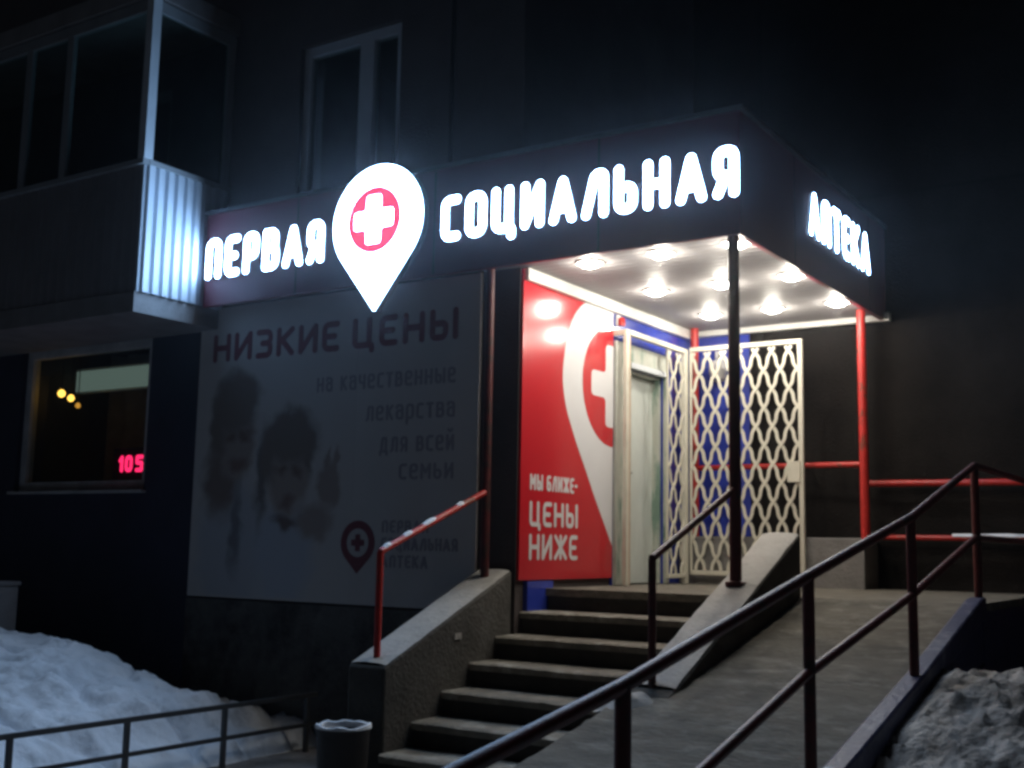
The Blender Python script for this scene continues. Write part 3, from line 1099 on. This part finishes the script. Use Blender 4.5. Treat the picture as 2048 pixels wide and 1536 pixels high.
def lattice(mb, u0, u1, z0, z1, p, row, fn, w_=.0155, t_=.012):
    """two crossing families of S-curved bars"""
    nrow = int((z1 - z0) / row) + 2
    nc = int((u1 - u0) / p) + nrow + 3
    for sgn in (1, -1):
        for i in range(-nc, nc):
            pts = []
            for k in range(nrow * 8 + 1):
                t = k / 8
                u = u0 + p * (i + sgn * (.5 * t + .06 * math.sin(2 * math.pi * t)))
                z = z0 + row * (t - .35)
                ok = u0 - .01 <= u <= u1 + .01 and z0 - .005 <= z <= z1 + .005
                if ok:
                    pts.append((u, z))
                if (not ok or k == nrow * 8) and len(pts) > 1:
                    n0 = len(pts)
                    vs_ = []
                    for q in range(n0):
                        a_ = Vector(pts[max(q - 1, 0)]); b_ = Vector(pts[min(q + 1, n0 - 1)])
                        d_ = (b_ - a_).normalized()
                        nn = Vector((-d_.y, d_.x)) * w_
                        off = .004 * sgn
                        for s_ in (1, -1):
                            vs_.append(fn(pts[q][0] + nn.x * s_, pts[q][1] + nn.y * s_, off + t_ / 2))
                        for s_ in (-1, 1):
                            vs_.append(fn(pts[q][0] + nn.x * s_, pts[q][1] + nn.y * s_, off - t_ / 2))
                    fs_ = []
                    for q in range(n0 - 1):
                        for m_ in range(4):
                            fs_.append((q * 4 + m_, q * 4 + (m_ + 1) % 4, q * 4 + 4 + (m_ + 1) % 4, q * 4 + 4 + m_))
                    mb.add(vs_, fs_)
                    pts = []
                elif not ok:
                    pts = []


a = MB()
lattice(a, 10.495, 10.84, PORCH + .10, GT - .05, .23, .186, side(XG + .025))
a.build('lattice', m_cream, gr)
YG = 10.93
gx0, gx1 = XG + .052, -3.812
a = MB()
a.box(gx0, gx0 + .02, YG, YG + .04, GZ0, 2.06)
a.box(gx1 - .045, gx1, YG, YG + .04, GZ0, 2.06)
a.box(gx0 + .02, gx1 - .045, YG, YG + .04, 2.015, 2.06)
a.box(gx0 + .02, gx1 - .045, YG, YG + .04, GZ0, GZ0 + .045)
gl = a.build('gate_leaf', m_cream, gr, bevel=.004)
a = MB()
lattice(a, gx0 + .02, gx1 - .045, GZ0 + .045, 2.015, .172, .186, front(YG + .02))
a.build('lattice', m_cream, gl)
a = MB()
a.box(gx1 - .155, gx1 - .03, YG - .02, YG + .03, .66, .86)
a.build('lock_box', m_cream, gl)

wl = empty('wall_lamp', (-4.9, YB - .03, 1.93), 'unlit white round lamp on the blue wall behind the open gate', 'lamp')
a = MB()
a.lathe((-4.88, YB - .10, 1.86), [(.02, -.11), (.075, -.08), (.10, 0), (.09, .08), (.05, .12), (.02, .13)], 18)
a.build('shade', m_trim, wl)
a = MB()
a.box(-4.93, -4.83, YB - .055, YB - .031, 1.97, 2.09)
a.tube([(-4.88, YB - .05, 2.03), (-4.88, YB - .10, 2.03), (-4.88, YB - .10, 1.97)], .016, 8)
a.build('bracket', m_trim, wl)

# ================================================================= stairs, landing and ramp
XSL, XSR = XC, -3.35
stp = empty('porch_staircase', (-4.3, 7.0, G), 'concrete staircase of eight snowy steps up to the porch with sloping side walls', 'stairs')
RISE, RUN, Y0 = .178, .345, 8.43
def wavy(x, s_):
    return .006 * noise.noise(Vector((x * 3.1, s_ * 7.7, .4))) + .004 * noise.noise(Vector((x * 11.0, s_ * 3.3, 1.9)))


for k in range(1, 8):
    z = PORCH - RISE * k
    y = Y0 - RUN * k
    b_ = MB()
    n = 40
    dvs, dfs = [], []
    for i in range(n + 1):
        x = XSL + .004 + (XSR - XSL - .008) * i / n
        e_ = wavy(x, k)
        h_ = wavy(x, k + 20)
        dvs += [(x, y - .02 + e_, z - .055), (x, y - .024 + e_, z - .012 + h_), (x, y - .008 + e_, z + h_ * .7), (x, y + RUN * .6, z + wavy(x, k + 40) * .7), (x, y + RUN + .03, z), (x, y + RUN + .03, z - .055)]
    for i in range(n):
        for m_ in range(6):
            q = i * 6
            dfs.append((q + m_, q + (m_ + 1) % 6, q + 6 + (m_ + 1) % 6, q + 6 + m_))
    dfs += [tuple(range(5, -1, -1)), tuple(n * 6 + m_ for m_ in range(6))]
    b_.add(dvs, dfs)
    st = b_.build('step', m_concrete, stp)
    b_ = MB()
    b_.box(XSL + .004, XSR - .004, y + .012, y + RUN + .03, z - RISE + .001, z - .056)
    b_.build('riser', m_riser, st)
b_ = MB()
b_.box(XSL + .05, XSR - .004, Y0 + .005, Y0 + .1, PORCH - RISE + .002, PORCH - .061)
b_.build('top_riser', m_riser, stp)
# left side wall
PLT = [(6.38, -.845), (7.60, -.335), (7.955, -.205)]
b_ = MB()
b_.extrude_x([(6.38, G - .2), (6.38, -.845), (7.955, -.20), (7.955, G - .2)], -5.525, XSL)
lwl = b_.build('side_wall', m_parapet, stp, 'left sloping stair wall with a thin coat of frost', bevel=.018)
b_ = MB()
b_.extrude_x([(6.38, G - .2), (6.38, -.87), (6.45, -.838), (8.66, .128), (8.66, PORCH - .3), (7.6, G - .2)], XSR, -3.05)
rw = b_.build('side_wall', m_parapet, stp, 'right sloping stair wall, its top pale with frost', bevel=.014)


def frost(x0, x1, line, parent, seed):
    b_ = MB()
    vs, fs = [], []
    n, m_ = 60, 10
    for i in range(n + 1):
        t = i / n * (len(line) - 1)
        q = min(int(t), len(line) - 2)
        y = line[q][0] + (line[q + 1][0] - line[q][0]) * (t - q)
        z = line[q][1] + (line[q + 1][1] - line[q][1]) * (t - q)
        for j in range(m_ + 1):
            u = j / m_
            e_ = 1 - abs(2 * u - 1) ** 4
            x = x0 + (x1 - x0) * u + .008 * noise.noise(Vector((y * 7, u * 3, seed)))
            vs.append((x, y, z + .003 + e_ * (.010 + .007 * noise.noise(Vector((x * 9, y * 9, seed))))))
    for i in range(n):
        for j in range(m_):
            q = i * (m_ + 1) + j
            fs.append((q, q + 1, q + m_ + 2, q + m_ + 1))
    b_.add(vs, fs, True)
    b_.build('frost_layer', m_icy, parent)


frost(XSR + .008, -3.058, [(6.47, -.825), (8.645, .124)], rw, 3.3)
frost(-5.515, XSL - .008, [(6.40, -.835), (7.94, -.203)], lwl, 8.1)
b_ = MB()
vs, fs = [], []
for i in range(19):
    for j in range(19):
        x, y = -3.44 + .36 * i / 18, 6.08 + .40 * j / 18
        rr_ = math.hypot((x + 3.26) / .18, (y - 6.28) / .20)
        vs.append((x, y, -.93 + .10 * max(0, 1 - rr_ ** 2) + .03 * noise.noise(Vector((x * 9, y * 9, 2))) + .05 * (y - 6.28)))
for i in range(18):
    for j in range(18):
        q = i * 19 + j
        fs.append((q, q + 19, q + 20, q + 1))
b_.add(vs, fs, True)
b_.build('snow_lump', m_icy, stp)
# little pale chip on the left wall
b_ = MB()
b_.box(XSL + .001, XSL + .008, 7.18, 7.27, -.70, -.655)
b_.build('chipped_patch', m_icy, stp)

lnd = empty('porch_landing', (-3.5, 9.9, G), 'porch landing with a thin trodden snow layer in front of the door', 'landing')
b_ = MB()
b_.box(XC + .002, XSR, Y0 - .025, YB - .001, PORCH - .06, PORCH)
b_.box(XSR, -3.05, 8.661, YB - .001, PORCH - .06, PORCH)
b_.box(-3.05, -1.80, 8.65, YB - .001, PORCH - .06, PORCH)
b_.build('deck', m_ramp, lnd)
b_ = MB()
b_.box(-3.3, -1.80, 8.75, YB - .001, G - .2, PORCH - .06)
b_.build('base', m_bluepaint, lnd)

rmp = empty('wheelchair_ramp', (-2.4, 5.5, G), 'long concrete wheelchair ramp streaked with snow beside the stairs', 'ramp')
XRL, XRR = -3.05, -1.86
SL = .2255


RAMP = [(2.0, -1.70), (3.4, -1.436), (5.67, -1.016), (7.0, -.735), (8.65, PORCH), (9.5, PORCH + .19)]


def rz(y):
    for (a_, za), (b_, zb) in zip(RAMP[:-1], RAMP[1:]):
        if y <= b_ or b_ == 9.5:
            return za + (zb - za) * (y - a_) / (b_ - a_)


b_ = MB()
ny, nx = 120, 14
yA, yB_ = 8.65, 2.0
vs, fs = [], []
for i in range(ny + 1):
    y = yA + (yB_ - yA) * i / ny
    xl = XRL if y > 6.4 else (XRL if y > 6.37 else -3.33)
    for j in range(nx + 1):
        x = xl + (XRR - xl) * j / nx
        slat = .011 * max(0, math.cos(2 * math.pi * y / .21)) ** 8
        vs.append((x, y, rz(y) + slat + .006 * noise.noise(Vector((x * 4, y * 6, 3)))))
for i in range(ny):
    for j in range(nx):
        q = i * (nx + 1) + j
        fs.append((q, q + 1, q + nx + 2, q + nx + 1))
b_.add(vs, fs, True)
b_.build('deck', m_ramp, rmp)
b_ = MB()
def under(y0, y1, off):
    ys = [y1] + [p[0] for p in reversed(RAMP) if y0 < p[0] < y1] + [y0]
    return [(y, rz(y) + off) for y in ys]


b_.extrude_x([(8.64, G - .2)] + under(6.38, 8.64, -.03) + [(6.38, G - .2)], XRL + .003, XRR)
b_.extrude_x([(6.37, G - .2)] + under(2.05, 6.37, -.03) + [(2.05, G - .2)], -3.33, XRR)
b_.build('base', m_plinth, rmp)
b_ = MB()
b_.extrude_x([(8.75, rz(8.65) - .10), (8.75, rz(8.65) + .05)] + under(2.1, 8.6, .05) + list(reversed(under(2.1, 8.6, -.10))), XRR, -1.75)
b_.build('curb', m_curb, rmp, bevel=.012)
b_ = MB()
b_.extrude_x([(8.745, G - .2), (8.745, rz(8.65) - .10)] + under(2.2, 8.6, -.10) + [(2.2, G - .2)], XRR, -1.775)
b_.build('side_panel', m_bluepaint, rmp, 'dark blue painted right side of the ramp')
b_ = MB()
for i in range(7):
    y = 3.0 + i * .95
    b_.extrude_x([(y, rz(y) - .12), (y + .03, rz(y) - .12), (y + .03 - .0, G), (y, G)], -1.777, -1.765)
b_.extrude_x([(8.7, rz(8.7) - .45), (8.7, rz(8.7) - .41), (3.2, rz(3.2) - .41), (3.2, rz(3.2) - .45)], -1.777, -1.760)
b_.build('batten', m_bluepaint, rmp)
for (y, r_, h_) in ((4.93, .035, .05), (5.05, .02, .025), (5.3, .018, .02)):
    ice = MB()
    ice.lathe((-1.80, y, rz(y) + .045), [(r_, 0), (r_ * .95, h_ * .4), (r_ * .6, h_ * .8), (.004, h_)], 9)
    ice.build('ice_lump', m_snow, rmp)
b_ = MB()
vs, fs = [], []
n = 60
for i in range(n + 1):
    y = 3.3 + 2.2 * i / n
    w_ = .035 + .02 * noise.noise(Vector((y * 6, .3, 2)))
    z = rz(y) + .052
    vs += [(-1.86 + .02, y, z), (-1.82, y, z + .012 + .008 * noise.noise(Vector((y * 9, 2, 2)))), (-1.82 + w_, y, z)]
for i in range(n):
    q = i * 3
    fs += [(q, q + 3, q + 4, q + 1), (q + 1, q + 4, q + 5, q + 2)]
b_.add(vs, fs, True)
b_.build('snow_strip', m_snow, rmp)

# ================================================================= railings
XH = -1.80
rr = empty('ramp_railing', (XH, 5.5, G), 'dark red tube railing climbing the ramp in the foreground', 'railing')
b_ = MB()
tops = [(1.2, -.815), (2.5, -.578), (3.4, -.443), (5.17, -.118), (7.0, .206), (8.74, .625), (11.32, .625)]
b_.tube([(XH, y, z) for y, z in tops], .026)
b_.build('handrail', m_darkred, rr)
b_ = MB()
b_.tube([(XH, y, z) for y, z in ((1.4, -1.36), (2.6, -1.10), (4.06, -.786), (5.15, -.544), (7.0, -.235), (8.70, .115), (11.32, .115))], .024)
b_.build('mid_rail', m_darkred, rr)
for y in (8.74, 6.98, 5.20, 3.42, 11.32):
    b_ = MB()
    top = .60 if y > 8.6 else np.interp(y, [t_[0] for t_ in tops], [t_[1] for t_ in tops])
    b_.tube([(XH, y, rz(min(y, 8.65)) + .03), (XH, y, top)], .028)
    b_.build('post', m_darkred, rr)
br_ = empty('landing_railing', (-1, 11.33, G), 'bright red railing along the wall behind the landing', 'railing')
b_ = MB()
b_.tube([(-3.31, 11.36, .66), (XH - .03, 11.36, .655), (1.2, 11.36, .65)], .032)
b_.build('top_rail', m_redpaint, br_)
b_ = MB()
b_.tube([(-3.31, 11.36, .145), (1.2, 11.36, .145)], .026)
b_.build('lower_rail', m_redpaint, br_)
for x in (-2.0 + .35, .9):
    b_ = MB()
    b_.tube([(x, 11.36, G - .1), (x, 11.36, .63)], .03)
    b_.build('post', m_redpaint, br_)
b_ = MB()
vs, fs = [], []
for i in range(31):
    x = -2.55 + 3.6 * i / 30
    h_ = .030 + .012 * noise.noise(Vector((x * 5, 1, 1)))
    for q in range(6):
        w_ = math.pi * q / 5
        vs.append((x, 11.36 - .03 * math.cos(w_), .150 + h_ * math.sin(w_) + .01))
for i in range(30):
    for q in range(5):
        fs.append((i * 6 + q, i * 6 + q + 1, i * 6 + q + 7, i * 6 + q + 6))
b_.add(vs, fs, True)
b_.build('snow_cap', m_snow, br_)


def stair_rail(x, m, label, snow):
    e = empty('stair_handrail', (x, 6.5, -.8), label, 'handrail')
    b_ = MB()
    b_.tube([(x, 7.80, .43), (x, 6.49, -.06)], .025)
    b_.build('handrail', m, e)
    b_ = MB()
    b_.tube([(x, 6.49, -.84), (x, 6.49, -.062)], .025)
    b_.build('post', m, e)
    if snow:
        for y0, y1 in ((6.50, 6.62), (6.72, 6.86), (6.93, 7.16), (7.38, 7.50)):
            vs, fs = [], []
            n = 8
            for i in range(n + 1):
                y = y0 + (y1 - y0) * i / n
                z = -.06 + (y - 6.49) * .374
                k = max(.05, math.sin(math.pi * (i + .3) / (n + .6)))
                for q in range(7):
                    w_ = math.pi * q / 6
                    vs.append((x - .024 * math.cos(w_) * (.5 + .5 * k), y, z + .012 + .026 * k * math.sin(w_)))
            for i in range(n):
                for q in range(6):
                    fs.append((i * 7 + q, i * 7 + q + 1, i * 7 + q + 8, i * 7 + q + 7))
            b_ = MB()
            b_.add(vs, fs, True)
            b_.build('snow_patch', m_snow, e)
    return e


stair_rail(XLP, m_redpaint, 'red handrail dotted with snow on the left stair wall', True)
stair_rail(XRP, m_darkred, 'dark handrail on the right stair wall beside the dark post', False)

# low fence
lf = empty('low_fence', (-6.95, 6.3, G), 'low dark metal fence in front of the snow pile', 'fence')
b_ = MB()
b_.bar((-7.06, 4.3, -1.30), (-7.06, 7.75, -1.30), .035, .035, (1, 0, 0))
b_.build('top_rail', m_fence, lf)
b_ = MB()
b_.bar((-7.06, 4.82, -1.545), (-7.06, 7.75, -1.545), .03, .03, (1, 0, 0))
b_.build('lower_rail', m_fence, lf)
for y in (4.82, 5.76, 6.70, 7.64):
    b_ = MB()
    b_.bar((-7.06, y, G - .1), (-7.06, y, -1.317), .035, .035, (1, 0, 0))
    b_.build('post', m_fence, lf)

# trash bin at the stair foot
tb = empty('trash_bin', (-5.33, 6.0, G), 'dark round trash bin rimmed with snow at the foot of the stairs', 'bin')
b_ = MB()
b_.lathe((-5.26, 6.05, G), [(.13, 0), (.15, .04), (.175, .52), (.185, .56), (.165, .56), (.155, .50), (.02, .46)], 24)
b_.build('bin_body', m_bin, tb)
b_ = MB()
vs, fs = [], []
n = 30
for i in range(n):
    w_ = 2 * math.pi * i / n
    h_ = .022 + .018 * noise.noise(Vector((math.cos(w_) * 2, math.sin(w_) * 2, .7)))
    for rr_, hh in ((.187, 0), (.184, h_ * .8), (.174, h_), (.160, h_ * .7), (.152, -.02)):
        vs.append((-5.26 + rr_ * math.cos(w_), 6.05 + rr_ * math.sin(w_), G + .561 + hh))
for i in range(n):
    for q in range(4):
        fs.append((i * 5 + q, ((i + 1) % n) * 5 + q, ((i + 1) % n) * 5 + q + 1, i * 5 + q + 1))
b_.add(vs, fs, True)
b_.build('snow_rim', m_snow, tb)

# short concrete post at the left edge
cp = empty('concrete_post', (-10.61, 7.0, G), 'stubby grey concrete post standing in the snow at the left edge', 'post')
b_ = MB()
b_.box(-10.74, -10.49, 6.9, 7.14, G - .1, -.48)
b_.build('shaft', m_slab, cp, bevel=.02)
b_ = MB()
b_.box(-10.755, -10.475, 6.885, 7.155, -.482, -.44)
b_.build('cap', m_slab, cp, bevel=.012)


# ================================================================= snow
def heap(name, label, x0, x1, y0, y1, hf, m, n=90):
    vs, fs = [], []
    for i in range(n + 1):
        for j in range(n + 1):
            x, y = x0 + (x1 - x0) * i / n, y0 + (y1 - y0) * j / n
            vs.append((x, y, hf(x, y)))
    for i in range(n):
        for j in range(n):
            q = i * (n + 1) + j
            fs.append((q, q + n + 1, q + n + 2, q + 1))
    b_ = MB()
    b_.add(vs, fs, True)
    return b_.build(name, m, None, label, 'snow pile', loc=((x0 + x1) / 2, (y0 + y1) / 2, G))


def nz(x, y, s_, seed, o=4):
    return noise.fractal(Vector((x * s_, y * s_, seed)), 1.0, 2.0, o)


def smooth(a_, b_, x):
    t = max(0, min(1, (x - a_) / (b_ - a_)))
    return t * t * (3 - 2 * t)


def chunks(x, y, sc_, seed):
    d, _ = noise.voronoi(Vector((x * sc_, y * sc_, seed)))
    return max(0.0, .45 - d[0])


def left_heap(x, y):
    edge = min(smooth(-7.12, -7.34, x + .05 * nz(x, y, 2.0, 6.0)), smooth(3.6, 4.6, y), smooth(-15.0, -13.5, x))
    base = .17 + .08 * smooth(6.5, 7.9, y)
    ridge = max(0, min(1, (-7.45 - x) / 2.2)) ** .7 * .46 + .24 * smooth(-7.48, -7.8, x)
    ridge *= math.exp(-((y - 6.75) / .75) ** 2) if y > 6.75 else math.exp(-((y - 6.75) / 1.9) ** 2)
    h = base + ridge
    h += .07 * nz(x, y, .9, 1.3) + .05 * nz(x, y, 2.6, 4.1) + .03 * nz(x, y, 7.5, 2.2) + .05 * chunks(x, y, 2.6, .3) + .04 * chunks(x, y, 6.0, 1.3)
    h -= .07 * smooth(.12, .0, abs(noise.noise(Vector((x * 1.4, y * 1.4, 9.1)))))
    return G - .03 + edge * max(0.02, h)


heap('snow_pile', 'big clean snow pile behind the low fence on the left', -15, -7.05, 3.6, 7.99, left_heap, m_snow, 230)


def right_heap(x, y):
    # dirty heap pushed against the right side of the ramp
    edge = smooth(8.9, 7.6, y) * smooth(2.2, 3.4, y) * smooth(1.9, .2, x)
    h = .55 + .52 * smooth(5.0, 7.2, y)
    h *= 1 - .25 * smooth(-1.2, .5, x)
    h += .10 * nz(x, y, 1.2, 8.2) + .045 * nz(x, y, 4.0, 5.1) + .028 * nz(x, y, 11.0, 3.2) + .035 * chunks(x, y, 4.0, 2.2) + .035 * chunks(x, y, 11.0, 3.2) + .012 * nz(x, y, 26.0, 3.9)
    top = rz(min(y, 8.6)) - .02 - G
    h = min(h, top + .35 * smooth(-1.74, -1.3, x))
    return G - .03 + edge * max(.02, h)


heap('snow_pile', 'rough dirty snow heap against the dark blue ramp side', -1.744, 1.9, 2.2, 8.9, right_heap, m_dirtysnow, 260)

# ================================================================= thin air volume added for the lens bloom round lamps and signs
hm = bpy.data.materials.new('bloom_air')
hm.use_nodes = True
hm.node_tree.nodes.remove(hm.node_tree.nodes['Principled BSDF'])
pv = hm.node_tree.nodes.new('ShaderNodeVolumePrincipled')
pv.inputs['Color'].default_value = (0.95, 0.95, 1.0, 1)
pv.inputs['Density'].default_value = 0.0016
pv.inputs['Anisotropy'].default_value = 0.955
hm.node_tree.links.new(pv.outputs[0], hm.node_tree.nodes['Material Output'].inputs['Volume'])
b_ = MB()
b_.box(-64, 64, -64, 64, G - 1.1, 14)
b_.build('bloom_haze', hm, kind='stuff')
